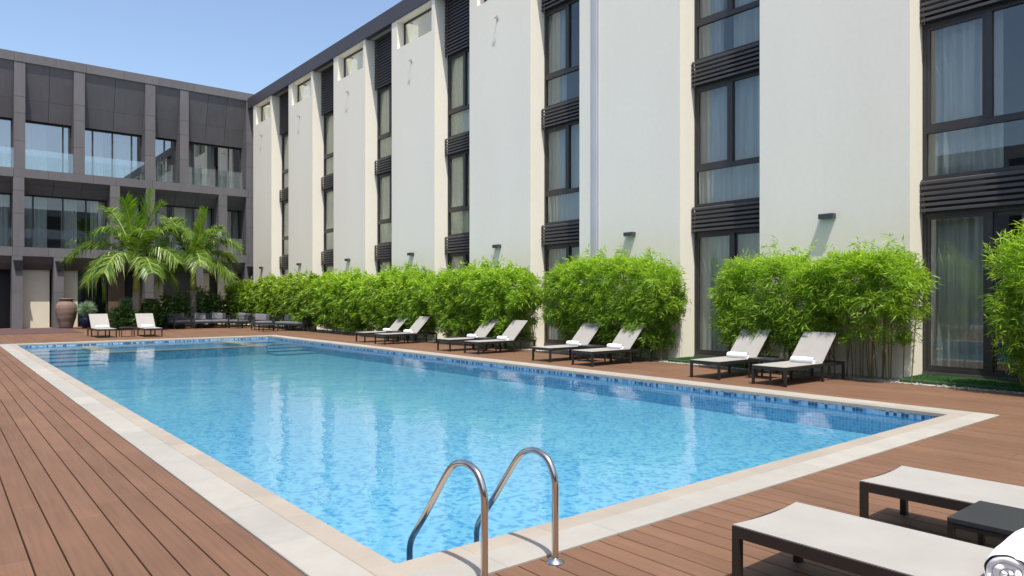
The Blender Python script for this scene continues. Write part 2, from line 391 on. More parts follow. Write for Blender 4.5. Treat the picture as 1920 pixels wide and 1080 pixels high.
# basin
FZ = -0.40
mb = MB(); mb.quad((PX0 - .03, PY0 - .03, FZ), (PX1 + .03, PY0 - .03, FZ), (PX1 + .03, PY1 + .03, FZ), (PX0 - .03, PY1 + .03, FZ)); mb.build('pool_floor', 'floor', kind='structure')
mb = MB(); e = 0.012
mb.box(PX0 - 0.2, PX0 - e, PY0 - 0.2, PY1 + 0.2, -0.6, -0.105); mb.box(PX1 + e, PX1 + 0.2, PY0 - 0.2, PY1 + 0.2, -0.6, -0.105)
mb.box(PX0 - e, PX1 + e, PY0 - 0.2, PY0 - e, -0.6, -0.105); mb.box(PX0 - e, PX1 + e, PY1 + e, PY1 + 0.2, -0.6, -0.105)
mb.build('pool_wall', 'wall', kind='structure')
mb = MB()
mb.box(PX0 - 0.2, PX0 - e + .003, PY0 - 0.2, PY1 + 0.2, -0.105, -0.036); mb.box(PX1 + e - .003, PX1 + 0.2, PY0 - 0.2, PY1 + 0.2, -0.105, -0.036)
mb.box(PX0 - e + .003, PX1 + e - .003, PY0 - 0.2, PY0 - e + .003, -0.105, -0.036); mb.box(PX0 - e + .003, PX1 + e - .003, PY1 + e - .003, PY1 + 0.2, -0.105, -0.036)
mb.build('waterline_tiles', 'band', kind='structure')
# toddler pool walls and corner steps at the far end
mb = MB()
kx0, kx1, ky = 3.7, 8.6, 23.4
mb.box(kx0, kx0 + .5, ky, PY1 - .012, FZ - .1, -0.125); mb.box(kx1 - .5, kx1, ky, PY1 - .012, FZ - .1, -0.125); mb.box(kx0 + .5, kx1 - .5, ky, ky + .45, FZ - .1, -0.125)
mb.build('toddler_pool_wall', 'floor', kind='structure')
mb = MB(); mb.box(kx0 - .01, kx0 + .5, ky - .01, PY1 - .013, -.1245, -.11); mb.box(kx1 - .5, kx1 + .01, ky - .01, PY1 - .013, -.1245, -.11); mb.box(kx0 + .5, kx1 - .5, ky - .01, ky + .45, -.1245, -.11)
mb.build('toddler_pool_rim', 'kidwall', kind='structure')
mb = MB()
mb.box(kx0 + .5, kx1 - .5, ky + .45, PY1 - .013, FZ - .1, -0.24)
mb.build('toddler_pool_floor', 'floor', kind='structure')
mb = MB(); mt = MB()
for (a, b) in ((PX0 - .01, kx0), (kx1, PX1 + .01)):
    for k in range(5):
        y0 = 22.6 + 0.85 * k; z = -0.345 + 0.05 * k
        mb.box(a, b, y0, (y0 + 0.85) if k < 4 else PY1 - .013, FZ - .1, z)
        mt.box(a + .002, b - .002, y0 - 0.012, y0 + 0.03, z - .012, z + 0.006)
mb.build('pool_steps', 'floor', kind='structure'); mt.build('pool_step_edge', 'wall', kind='structure')
mb = MB(); mb.quad((PX0 - .011, PY0 - .011, WZ), (PX1 + .011, PY0 - .011, WZ), (PX1 + .011, PY1 + .011, WZ), (PX0 - .011, PY1 + .011, WZ))
mb.build('water', 'water', kind='structure')
# gravel strip + pebbles, planting bed
MB().box(DX1, 14.6, -5, 41.4, -0.2, -0.012).build('gravel_strip', 'gravel', kind='structure')
mb = MB()
for i in range(900):
    y = random.uniform(1.5, 16); x = random.uniform(13.16, 13.9 if y > 5.6 or y < 3.2 else 13.6); r = random.uniform(.012, .03)
    vs = []; 
    for sx, sy, sz in ((1, 0, 0), (-1, 0, 0), (0, 1, 0), (0, -1, 0), (0, 0, 1), (0, 0, -1)):
        vs.append((x + sx * r * random.uniform(.7, 1.3), y + sy * r * random.uniform(.7, 1.3), -.006 + sz * r * .6))
    mb.add(vs, [(0, 2, 4), (2, 1, 4), (1, 3, 4), (3, 0, 4), (2, 0, 5), (1, 2, 5), (3, 1, 5), (0, 3, 5)])
mb.build('pebbles', 'coping', smooth='all', kind='stuff', label='loose pale pebbles along the foot of the cream facade', category='pebbles')
MB().box(6.0, 11.6, 36.9, 39.3, -0.03, 0.06, None, .02).build('planting_bed', 'soil', kind='structure')

# ================================================================== RIGHT BUILDING (cream piers)
FX = 13.9
hotel = thing('hotel_building', 'tall cream rendered building with white piers and dark louvred window bays along the pool', 'building', (FX, 20, 0))
def hb(mbx, name, mat, parent=hotel, **kw):
    o = mbx.build(name, mat, None, **kw); o.parent = parent
    if parent is hotel: o.matrix_parent_inverse = Matrix.Translation((-FX, -20, 0))
    return o
piers = [(40.08, 37.31), (34.97, 32.03), (29.74, 26.72), (24.52, 21.44), (19.3, 16.17), (14.08, 10.65), (8.53, 5.47), (3.3, 0.2), (-1.95, -5.0)]
ZT = 12.25; BX = 16.4; OZ = 11.12
for (ya, yb) in piers:
    m = MB(); m.box(FX, BX, yb, ya, -0.1, OZ)
    oa, ob = ya - .42, yb + .2
    m.box(FX, FX + 1.3, oa, ya, OZ, ZT); m.box(FX, FX + 1.3, yb, ob, OZ, ZT)
    m.box(FX + .003, FX + .35, ob, oa, ZT - .06, ZT)
    hb(m, 'pier', 'stucco')
    m = MB(); m.box(FX + .95, FX + 1.1, yb, ya, OZ, ZT + .57); m.box(FX + .35, FX + .95, yb, yb + .05, ZT, ZT + .5); w = hb(m, 'loggia_wall', 'cream')
    m = MB(); x = FX + .30; t = .05
    m.box(x, x + .06, oa - t, oa, OZ, ZT - .06); m.box(x, x + .06, ob, ob + t, OZ, ZT - .06)
    m.box(x, x + .06, ob + t, oa - t, ZT - .06 - .07, ZT - .06); m.box(x, x + .06, ob + t, oa - t, OZ, OZ + .03)
    f = hb(m, 'clerestory_window', 'frame')
    m = MB(); m.quad((x + .03, ob + t, OZ + .03), (x + .03, oa - t, OZ + .03), (x + .03, oa - t, ZT - .13), (x + .03, ob + t, ZT - .13))
    g = m.build('pane', 'glass'); g.parent = f; g.matrix_parent_inverse = Matrix.Translation((-FX, -20, 0)); g.matrix_parent_inverse = Matrix.Identity(4)
# roof fascia in panels
m = MB(); y = -5.0
while y < 41.2:
    e = min(y + 2.61, 41.2); m.box(FX - .04, FX + .18, y + .006, e - .006, ZT, ZT + .6); y = e
hb(m, 'roof_fascia', 'fascia')
m = MB(); m.box(FX, FX + .17, -5, 41.2, ZT + .03, ZT + .56); m.box(FX + .18, FX + .36, -5, 41.2, ZT + .002, ZT + .25); hb(m, 'fascia_backing', 'bracket')
m = MB(); m.box(FX + 1.11, BX + 8, -5, 40.1, ZT, ZT + .25); m.box(BX, BX + .2, -5, 40.1, -.1, ZT); m.box(BX, BX + 8, 40.1, 40.3, -.1, ZT); hb(m, 'rear_wall', 'room')
m = MB(); m.box(FX + .5, BX, 40.08, 41.7, -.1, ZT + .2); hb(m, 'end_wall', 'stucco')
SL = [(3.08, 3.70), (6.63, 7.25), (10.2, ZT)]
def louvre(y0, y1, z0, z1, i):
    m = MB(); x = FX + .42; n = max(3, round((z1 - z0) / (0.103 if z1 - z0 < 1 else 0.12))); p = (z1 - z0) / n
    for k in range(n):
        z = z0 + p * k + .014
        m.add([(x, y0, z), (x + .035, y0, z + .02), (x + .035, y1, z + .02), (x, y1, z),
               (x, y0, z + p * .46), (x + .035, y0, z + p * .46 + .02), (x + .035, y1, z + p * .46 + .02), (x, y1, z + p * .46)],
              [(0, 3, 2, 1), (4, 5, 6, 7), (0, 1, 5, 4), (1, 2, 6, 5), (2, 3, 7, 6), (3, 0, 4, 7)])
    for yy in (y0 + .001, y1 - .031): m.box(x + .036, x + .066, yy, yy + .03, z0, z1)
    o = hb(m, 'louvre', 'louvre')
    m = MB(); m.box(FX + .52, FX + .555, y0 + .05, y1 - .05, z0, z1); m.build('backing', 'black', o)
    return o
def curtain(m, x, y0, y1, z0, z1, amp=.035, per=.16):
    n = max(4, int((y1 - y0) / .022)); ph = random.uniform(0, 6); vs = []
    for k in range(n + 1):
        y = y0 + (y1 - y0) * k / n
        for z, s_ in ((z0, 1.15), ((z0 + z1) / 2, 1.0), (z1, .8)):
            w = math.sin(y / per * 6.28 + ph) + .5 * math.sin(y / per * 2.3 + ph * 2)
            vs.append((x + amp * s_ * w, y + .012 * math.sin(z * 2 + y * 5), z))
    fs = []
    for k in range(n):
        for j in range(2):
            a = k * 3 + j; fs.append((a, a + 3, a + 4, a + 1))
    m.add(vs, fs)
WX = FX + .56
def wframe(m, y0, y1, z0, z1, t=.06, d=.07, x=WX):
    m.box(x, x + d, y0, y0 + t, z0, z1); m.box(x, x + d, y1 - t, y1, z0, z1)
    m.box(x, x + d, y0 + t, y1 - t, z0, z0 + t); m.box(x, x + d, y0 + t, y1 - t, z1 - t, z1)
def window(y0, y1, z0, z1, door, seed):
    random.seed(seed)
    m = MB(); wframe(m, y0, y1, z0, z1, .07, .09); ym = (y0 + y1) / 2 + random.uniform(-.04, .04)
    zt = z0 if door else z0 + .92
    if not door: m.box(WX, WX + .09, y0 + .07, y1 - .07, zt - .05, zt + .07)
    m.box(WX - .01, WX + .09, ym - .05, ym + .05, (zt + .07), z1 - .07)
    o = hb(m, 'window', 'frame')
    m = MB(); wframe(m, ym + .05, y1 - .07, zt + .07, z1 - .07, .055, .04, WX + .012 if not door else WX + .02)
    if door: wframe(m, y0 + .07, ym - .05, zt + .07, z1 - .07, .05, .04, WX + .045)
    s_ = m.build('sash', 'frame', o)
    m = MB(); x = WX + .05
    m.quad((x, y0 + .07, z0 + .07), (x, y1 - .07, z0 + .07), (x, y1 - .07, z1 - .07), (x, y0 + .07, z1 - .07))
    m.build('pane', 'glass', o)
    m = MB(); g0 = random.uniform(.25, .75)
    yc = y0 + (y1 - y0) * g0; gp = random.choice((0, .12, .3, .5))
    cx = WX + (.17 if y0 > 19 else .26); gp = 0 if y0 > 19 else gp
    curtain(m, cx, yc + gp / 2, y1 - .03, z0 + .02, z1 + .02); curtain(m, cx, y0 + .03, yc - gp / 2, z0 + .02, z1 + .02)
    m.build('curtain', 'curtain_warm' if y0 > 19 else 'curtain', o, smooth='all')
bays = [(piers[i + 1][0], piers[i][1]) for i in range(len(piers) - 1)]
for i, (y0, y1) in enumerate(bays):
    for k, (a, b) in enumerate(SL): louvre(y0 + .015, y1 - .015, a, b, i)
    window(y0, y1, .10, 3.08, True, 10 * i + 1); window(y0, y1, 3.70, 6.63, False, 10 * i + 2); window(y0, y1, 7.25, 10.2, False, 10 * i + 3)
    for z in (3.2, 6.75, 10.35): hb(MB().box(WX + .1, BX, y0, y1, z, z + .35), 'floor_slab', 'room')
    hb(MB().box(WX - .02, BX, y0, y1, -.1, .10), 'threshold', 'room')
    hb(MB().box(FX + .361, FX + 1.109, y0 - .0, y1 + .0, ZT + .003, ZT + .24), 'bay_roof', 'room')
random.seed(11)
# expansion joint strip on the wide pier
m = MB(); m.box(FX - .02, FX + .01, 13.33, 13.62, 0, ZT - .01); m.box(FX - .035, FX - .018, 13.40, 13.55, 0, ZT - .012); hb(m, 'joint_cover', 'joint')
# wall lamps and small brackets: top-level things
names = ['far end pier beside the dark clad building', 'second white pier from the dark clad building', 'third white pier from the dark clad building',
         'fourth white pier from the dark clad building', 'fifth white pier, left of the blue joint strip', 'wide pier with the pale blue joint strip', 'nearest white pier above the two nearest white loungers', '']
lamp0 = None
for i, (ya, yb) in enumerate(piers[:7]):
    yc = (ya + yb) / 2 + (.0 if i != 5 else -.17)
    lab = 'small black box wall lamp on the ' + names[i]
    if lamp0 is None:
        lamp0 = thing('wall_lamp', lab, 'wall lamp', (FX, yc, 3.06), 0, 'black wall lamps on the white piers')
        MB().box(-.13, 0, -.15, .15, .012, .11).build('housing', 'lamp', lamp0)
        MB().box(-.12, -.01, -.14, .14, 0, .012).build('lens', 'rail', lamp0)
    else: copy_thing(lamp0, (FX, yc, 3.06), 0, lab)
br0 = None
for i, (ya, yb) in enumerate(piers[:5]):
    yc = (ya + yb) / 2 - .04; lab = 'tiny metal bracket high on the ' + names[i].replace('from the dark clad building', 'from the dark building').replace('beside the dark clad building', 'beside the dark building')
    if br0 is None:
        br0 = thing('wall_bracket', lab, 'bracket', (FX, yc, 10.37), 0, 'small brackets high on the white piers')
        m = MB(); m.tube([(0, .08, 0), (-.13, .08, 0), (-.13, -.06, .0)], .014, 8); m.build('arm', 'bracket', br0)
        m = MB(); m.box(-.012, 0, .03, .13, -.05, .05); m.build('wall_plate', 'bracket', br0)
        m = MB(); m.tube([(-.13, -.06, -.03), (-.13, -.06, .04)], .02, 10); m.build('holder', 'bracket', br0)
    else: copy_thing(br0, (FX, yc, 10.37), 0, lab)

# ================================================================== LEFT BUILDING (dark clad frame)
LY = 40.9; RD = 0.95
wing = thing('office_building', 'dark grey clad building with deep square frame, glass balustrades and shaded ground floor', 'building', (4, LY, 0))
def lb(m, name, mat, parent=wing, **kw):
    o = m.build(name, mat, parent, **kw)
    if parent is wing: o.matrix_parent_inverse = Matrix.Translation((-4, -LY, 0))
    return o
ZF0, ZF1, Z1a, Z1b, Z2a, Z2b = 12.72, 13.16, 7.22, 7.64, 3.47, 3.90
def band(z0, z1, xs, name='spandrel_band', y=LY):
    m = MB()
    for a, b in zip(xs[:-1], xs[1:]): m.box(a + .005, b - .005, y, y + .3, z0, z1)
    return lb(m, name, 'concrete')
cols_top = [(-5.6, -5.15), (-2.2, -1.75), (.55, 1.0), (2.92, 3.36), (5.35, 5.82), (8.56, 9.04), (10.26, 10.70), (13.79, 14.55)]
cols_mid = [(-5.6, -5.15), (-2.2, -1.75), (-.4, .05), (2.88, 3.32), (6.94, 7.38), (8.59, 9.03), (12.27, 12.73), (13.79, 14.55)]
cols_gr = [(-5.6, -5.15), (-2.2, -1.75), (-.4, .05), (2.83, 3.25), (4.51, 4.93), (8.55, 8.96), (11.03, 11.45), (13.73, 14.55)]
XE = 15.2
band(ZF0, ZF1, [-6, -3.4, -.9, 1.3, 2.92, 4.6, 5.9, 7.6, 9.2, 11.0, 12.6, 14.0, XE], 'parapet', LY - .02)
band(Z1a, Z1b, [-6, -3.4, -.9, 1.3, 2.90, 4.3, 6.2, 7.2, 8.9, 10.3, 12.5, 13.9, XE])
band(Z2a, Z2b, [-6, -3.4, -.9, 1.3, 2.86, 4.3, 5.5, 7.2, 8.9, 10.3, 12.5, 13.9, XE])
def column(x0, x1, zs):
    m = MB()
    for a, b in zip(zs[:-1], zs[1:]): m.box(x0, x1, LY + .004, LY + RD + .1, a + .008, b - .008)
    m.box(x0 + .015, x1 - .015, LY + .02, LY + RD, zs[0], zs[-1], .0)
    lb(m, 'column', 'concrete')
for a, b in cols_top: column(a, b, [Z1b, 8.95, 10.28, 11.06, ZF0])
for a, b in cols_mid: column(a, b, [Z2b, 5.5, 6.6, Z1a])
for a, b in cols_gr: column(a, b, [0, 1.75, Z2a])
def soffit(x0, x1, pts, cuts):
    m = MB()
    seg = []
    for (ya_, za), (yb_, zb) in zip(pts[:-1], pts[1:]):
        xs = [x0 + (x1 - x0) * k / cuts for k in range(cuts + 1)]
        for a, b in zip(xs[:-1], xs[1:]):
            g = .008
            d = Vector((0, yb_ - ya_, zb - za)).normalized() * .006
            m.add([(a + g, ya_ + d.y, za + d.z), (b - g, ya_ + d.y, za + d.z), (b - g, yb_ - d.y, zb - d.z), (a + g, yb_ - d.y, zb - d.z),
                   (a + g, ya_ + .05, za + .05), (b - g, ya_ + .05, za + .05), (b - g, yb_ + .05, zb + .05), (a + g, yb_ + .05, zb + .05)],
                  [(0, 1, 2, 3), (7, 6, 5, 4), (0, 4, 5, 1), (1, 5, 6, 2), (2, 6, 7, 3), (3, 7, 4, 0)])
    lb(m, 'sloped_panel', 'concrete')
    m = MB(); (ya_, za), (yb_, zb) = pts[0], pts[-1]
    m.box(x0, x1, yb_ + .03, LY + RD + .12, zb + .02, za + .1); m.box(x0, x1, ya_ + .12, yb_ + .029, za, za + .1)
    lb(m, 'soffit_backing', 'room')
GY = LY + RD
def glazing(x0, x1, z0, z1, mulls, seed, mat='glassb', curt=True, opened=()):
    random.seed(seed); m = MB(); t = .05
    m.box(x0, x1, GY, GY + .08, z0, z0 + t); m.box(x0, x1, GY, GY + .08, z1 - t, z1)
    for x in [x0 + t / 2] + mulls + [x1 - t / 2]: m.box(x - .035, x + .035, GY - .005, GY + .08, z0 + t, z1 - t)
    o = lb(m, 'glazed_front', 'frame')
    m = MB(); m.quad((x0, GY + .04, z0), (x1, GY + .04, z0), (x1, GY + .04, z1), (x0, GY + .04, z1)); m.build('pane', mat, o)
    if curt:
        m = MB(); x = x0
        while x < x1 - .2:
            w = random.uniform(.5, 1.3); e_ = min(x + w, x1); n = int((e_ - x) / .03) + 2; vs = []; ph = random.random() * 6
            for k in range(n + 1):
                xx = x + (e_ - x) * k / n
                for z in (z0, z1): vs.append((xx, GY + .5 + .05 * math.sin(xx * 30 + ph), z))
            m.add(vs, [(2 * k, 2 * k + 2, 2 * k + 3, 2 * k + 1) for k in range(n)]); x = e_ + random.choice((.05, .3, .6))
        m.build('curtain', 'curtain', o, smooth='all')
for (c0, c1), mu in zip(zip(cols_top[:-1], cols_top[1:]), ([-4, -3], [-1, 0], [1.8], [5.0], [6.3, 7.2, 8.1], [9.7], [11.2, 12.2, 13.1])):
    x0, x1 = c0[1], c1[0]
    soffit(x0, x1, [(LY + .03, ZF0), (LY + .475, 11.06), (LY + .72, 10.12)], max(1, round((x1 - x0) / 1.1)))
    glazing(x0, x1, Z1b, 10.1, mu, int(x0 * 10) + 100)
    m = MB(); m.box(x0 + .01, x1 - .01, LY + .10, LY + .115, Z1b, 8.60); lb(m, 'balustrade', 'rail')
for (c0, c1), mu in zip(zip(cols_mid[:-1], cols_mid[1:]), ([-4, -3], [-1], [1, 2], [3.75, 5.0, 6.0], [8], [10, 11.2], [13.3])):
    x0, x1 = c0[1], c1[0]
    soffit(x0, x1, [(LY + .03, Z1a), (LY + .35, 6.92), (LY + .72, 6.50)], max(1, round((x1 - x0) / 1.25)))
    glazing(x0, x1, Z2b, 6.5, mu, int(x0 * 10) + 200, 'glass')
    m = MB(); m.box(x0 + .01, x1 - .01, LY + .10, LY + .115, Z2b, 4.82); lb(m, 'balustrade', 'rail')
for (c0, c1) in zip(cols_gr[:-1], cols_gr[1:]):
    x0, x1 = c0[1], c1[0]
    soffit(x0, x1, [(LY + .03, Z2a), (LY + .35, 3.12), (LY + .72, 2.84)], 1)
# ground floor infill behind the columns
G2 = LY + RD - .12
def gwall(x0, x1, mat, name, y=G2, z1=2.86): lb(MB().box(x0, x1, y, y + .12, -.05, z1), name, mat)
gwall(-6, 2.83, 'black', 'dark_infill', G2 + .5, 2.9)  # near-black panels put the darkness of the open bays into colour
gwall(3.25, 4.42, 'cream', 'cream_wall'); gwall(4.93, 5.62, 'cream', 'cream_wall')
m = MB(); m.box(5.62, 6.95, G2 + .5, G2 + .55, -.05, 2.9); lb(m, 'entrance_recess', 'black')
m = MB()
for x in (5.64, 6.28, 6.92): m.box(x - .025, x + .025, G2 + .06, G2 + .11, 0, 2.86)
dr = lb(m, 'entrance_door', 'frame')
m = MB(); m.quad((5.64, G2 + .08, 0), (6.92, G2 + .08, 0), (6.92, G2 + .08, 2.86), (5.64, G2 + .08, 2.86)); m.build('pane', 'glass', dr)
m = MB()
for x in (6.2, 6.36): m.tube([(x, G2 + .02, .9), (x, G2 + .02, 1.5)], .018, 8)
m.build('door_handle', 'steel', dr)
gwall(6.98, 7.75, 'brown', 'brown_door'); gwall(7.76, 8.55, 'black', 'dark_infill', G2 + .2)
gwall(8.96, 9.62, 'cream', 'cream_wall'); gwall(9.63, 11.03, 'concrete', 'grey_wall'); gwall(11.45, 12.0, 'cream', 'cream_wall')
gwall(12.01, 12.45, 'black', 'dark_infill', G2 + .2); gwall(12.46, 13.4, 'cream', 'cream_wall'); gwall(13.41, 13.73, 'black', 'dark_infill', G2 + .2)
m = MB(); m.box(-6, XE, LY + 4, LY + 4.2, -.1, 13.1); m.box(-6, XE, LY + .3, LY + 4, 12.9, 13.1); m.box(XE - .2, XE, LY + .35, LY + 4, -.1, 12.88); m.box(-6, -5.8, LY + .35, LY + 4, -.1, 12.88)
m.box(-5.8, XE - .2, GY + .12, LY + 4, 7.0, 7.55); m.box(-5.8, XE - .2, GY + .12, LY + 4, 3.3, 3.85)
m.box(-5.8, XE - .2, LY + .3, GY + .3, 7.3, 7.60); m.box(-5.8, XE - .2, LY + .3, GY + .3, 3.55, 3.86); lb(m, 'building_core', 'room')
# wedge lamps on ground-floor columns
sc0 = None
for (x0, x1), lab in ((cols_gr[3], 'black wedge wall lamp on the leftmost visible dark column'), (cols_gr[4], 'black wedge wall lamp on the dark column above the large clay urn'), ((13.79, 14.15), 'black wedge wall lamp on the corner column beside the white piers')):
    xc = (x0 + x1) / 2 + .02
    if sc0 is None:
        sc0 = thing('wedge_lamp', lab, 'wall lamp', (xc, LY, 2.82), 0, 'wedge wall lamps on the dark columns')
        m = MB(); m.add([(-.12, 0, 0), (.12, 0, 0), (.17, 0, .42), (-.17, 0, .42), (-.12, -.10, 0), (.12, -.10, 0), (.17, -.26, .42), (-.17, -.26, .42)],
                        [(0, 1, 2, 3), (7, 6, 5, 4), (0, 4, 5, 1), (1, 5, 6, 2), (2, 6, 7, 3), (3, 7, 4, 0)]); m.build('housing', 'lamp', sc0)
        MB().box(-.18, .18, -.27, 0, .42, .45).build('cap', 'lamp', sc0)
    else: copy_thing(sc0, (xc, LY, 2.82), 0, lab)

# neighbouring blocks outside the frame (seen in reflections)
nb = thing('neighbour_building', 'pale block across the courtyard, seen only as a reflection in the glazing', 'building', (-18, 10, 0))
m = MB(); m.box(-20, -15, -24, 25, 0, 9.5); o = m.build('wall', 'neighbour'); o.parent = nb; o.matrix_parent_inverse = Matrix.Translation((18, -10, 0))
m = MB()
for fl in range(3):
    for k in range(12):
        y = -22 + k * 4; m.box(-15, -14.97, y, y + 2.4, 1 + fl * 3, 2.8 + fl * 3)
o = m.build('window_band', 'frame'); o.parent = nb; o.matrix_parent_inverse = Matrix.Translation((18, -10, 0))
nb2 = thing('rear_building', 'grey block behind the viewer, seen only as a reflection in the far glazing', 'building', (5, -24, 0))
m = MB(); m.box(-14, 22, -28, -22, 0, 12.5); o = m.build('wall', 'neighbour'); o.parent = nb2; o.matrix_parent_inverse = Matrix.Translation((-5, 24, 0))
m = MB()
for fl in range(4):
    for k in range(9):
        x = -12 + k * 3.8; m.box(x, x + 2.2, -22, -21.97, .9 + fl * 3, 2.7 + fl * 3)
o = m.build('window_band', 'frame'); o.parent = nb2; o.matrix_parent_inverse = Matrix.Translation((-5, 24, 0))
cp = thing('dark_deck_sheet', 'large dark plum coloured carpet laid on the far left deck before the dark building', 'sheet', (1, 37.8, 0))
m = MB(); m.box(-6.5, 3.93, -2.9, 2.85, .001, .014, .5); m.build('plum_slab', 'plum', cp)  # dark tone of this deck area is put into the flat sheet's colour

# ================================================================== OBJECTS
# ---- pool ladder
ladder = thing('pool_ladder', 'stainless steel pool ladder with two curved handrails at the near pool edge', 'pool ladder', (2.45, 3.3, 0))
def rail(x, dx=0):
    c = [(2.95, 0.0), (2.95, .30), (2.95, .44), (2.965, .50), (3.0, .56), (3.05, .592), (3.12, .605), (3.19, .592), (3.25, .56), (3.31, .50), (3.41, .375), (3.55, .20), (3.66, .07), (3.695, .0), (3.70, -.08), (3.70, -.30)]
    dense = []
    P_ = [Vector((0, a, b)) for a, b in c]
    for i in range(len(P_) - 1):
        p0, p1, p2, p3 = P_[max(i - 1, 0)], P_[i], P_[i + 1], P_[min(i + 2, len(P_) - 1)]
        for k in range(5):
            t = k / 5; dense.append(0.5 * ((2 * p1) + (-p0 + p2) * t + (2 * p0 - 5 * p1 + 4 * p2 - p3) * t * t + (-p0 + 3 * p1 - 3 * p2 + p3) * t ** 3))
    dense.append(P_[-1])
    m = MB(); m.tube([(x, p.y, p.z) for p in dense], .0195, 20); o = m.build('handrail', 'steel', ladder, smooth='all'); o.matrix_parent_inverse = Matrix.Translation((-2.45, -3.3, 0))
    m = MB(); m.lathe([(.0205, .03), (.03, .026), (.05, .010), (.054, .002), (.054, -.002)], x, 2.95, 28); o = m.build('base_flange', 'steel', ladder, smooth='all'); o.matrix_parent_inverse = Matrix.Translation((-2.45, -3.3, 0))
rail(2.72); rail(2.22)
for z in (-.2, -.32):
    m = MB(); m.box(2.24, 2.70, 3.66, 3.74, z, z + .02); o = m.build('step', 'steel', ladder); o.matrix_parent_inverse = Matrix.Translation((-2.45, -3.3, 0))

# ---- loungers: local frame, foot end at x=0, head towards +x, width along y
LL, LW, LH = 2.0, 0.64, 0.33
def make_lounger(label, flat=False):
    t = thing('sun_lounger', label, 'sun lounger', (0, 0, 0), 0, 'white sling sun loungers round the pool')
    w = LW / 2; b = .035
    m = MB(); zf0, zf1 = LH - .062, LH - .006
    m.box(0, LL, -w, -w + b, zf0, zf1); m.box(0, LL, w - b, w, zf0, zf1)
    m.box(0, b, -w + b, w - b, zf0, zf1); m.box(LL - b, LL, -w + b, w - b, zf0, zf1); m.box(1.2, 1.2 + b, -w + b, w - b, zf0, zf1 - .006); m.box(.6, .63, -w + b, w - b, zf0 + .005, zf1 - .012)
    m.build('frame', 'lframe', t)
    for x in (0, LL - .04):
        for y in (-w, w - .04): MB().box(x, x + .04, y, y + .04, 0, zf0).build('leg', 'lframe', t)
    for x in (1.22,):
        for y in (-w, w - .04): MB().box(x, x + .04, y, y + .04, 0, zf0).build('leg', 'lframe', t)
    # seat sling with a little sag and a concave foot edge
    def sling(L0, L1, thick=.006):
        nx, ny = 10, 8; vs = []
        for side in (0, 1):
            for i in range(nx + 1):
                for j in range(ny + 1):
                    v = j / ny * 2 - 1; x = L0 + (L1 - L0) * i / nx
                    if i == 0: x += .018 * (1 - v * v)
                    z = .002 - .012 * (1 - v * v) * math.sin(math.pi * min(1, .15 + .85 * i / nx)) - thick * side
                    vs.append((x, v * (w - .006), z))
        N = (nx + 1) * (ny + 1); fs = []
        for i in range(nx):
            for j in range(ny):
                a = i * (ny + 1) + j; fs.append((a, a + ny + 1, a + ny + 2, a + 1)); fs.append((a + N, a + 1 + N, a + ny + 2 + N, a + ny + 1 + N))
        for i in range(nx):
            for j in (0, ny):
                a = i * (ny + 1) + j; q = (a, a + N, a + ny + 1 + N, a + ny + 1); fs.append(q if j == 0 else q[::-1])
        for j in range(ny):
            for i in (0, nx):
                a = i * (ny + 1) + j; q = (a, a + 1, a + 1 + N, a + N); fs.append(q if i == 0 else q[::-1])
        return MB().add(vs, fs)
    sling(.0, 1.2).build('seat_sling', 'sling', t, smooth=True).location = (0, 0, LH)
    ang = 0 if flat else R(45.5); BL = .74
    bk = sling(.0, BL).build('backrest_sling', 'sling', t, smooth=True); bk.location = (1.2, 0, LH); bk.rotation_euler = (0, -ang, 0)
    m = MB(); m.box(0, BL, -w + .002, -w + .026, -.03, -.006); m.box(0, BL, w - .026, w - .002, -.03, -.006); m.box(BL - .026, BL, -w + .026, w - .026, -.03, -.006); m.box(.3, .32, -w + .026, w - .026, -.032, -.010)
    bf = m.build('backrest_frame', 'lframe', t); bf.location = (1.2, 0, LH); bf.rotation_euler = (0, -ang, 0)
    if not flat:
        for y in (-w + .06, w - .06): MB().tube([(1.2 + .45 * math.cos(ang), y, LH + .45 * math.sin(ang) - .02), (1.78, y, LH - .03)], .009, 8).build('support_strut', 'lframe', t)
    return t
def make_table(label):
    t = thing('side_table', label, 'side table', (0, 0, 0), 0, 'low black side tables between loungers')
    MB().box(0, .46, -.23, .23, LH + .015, LH + .04, None, .003).build('table_top', 'ttop', t)
    for x in (0, .43):
        for y in (-.23, .20): MB().box(x + .001, x + .029, y + .001, y + .029, 0, LH + .015).build('leg', 'lframe', t)
    m = MB(); m.box(.03, .43, -.228, -.205, LH - .012, LH + .014); m.box(.03, .43, .205, .228, LH - .012, LH + .014); m.box(.002, .026, -.2, .2, LH - .012, LH + .014); m.box(.434, .458, -.2, .2, LH - .012, LH + .014); m.build('apron', 'lframe', t)
    return t
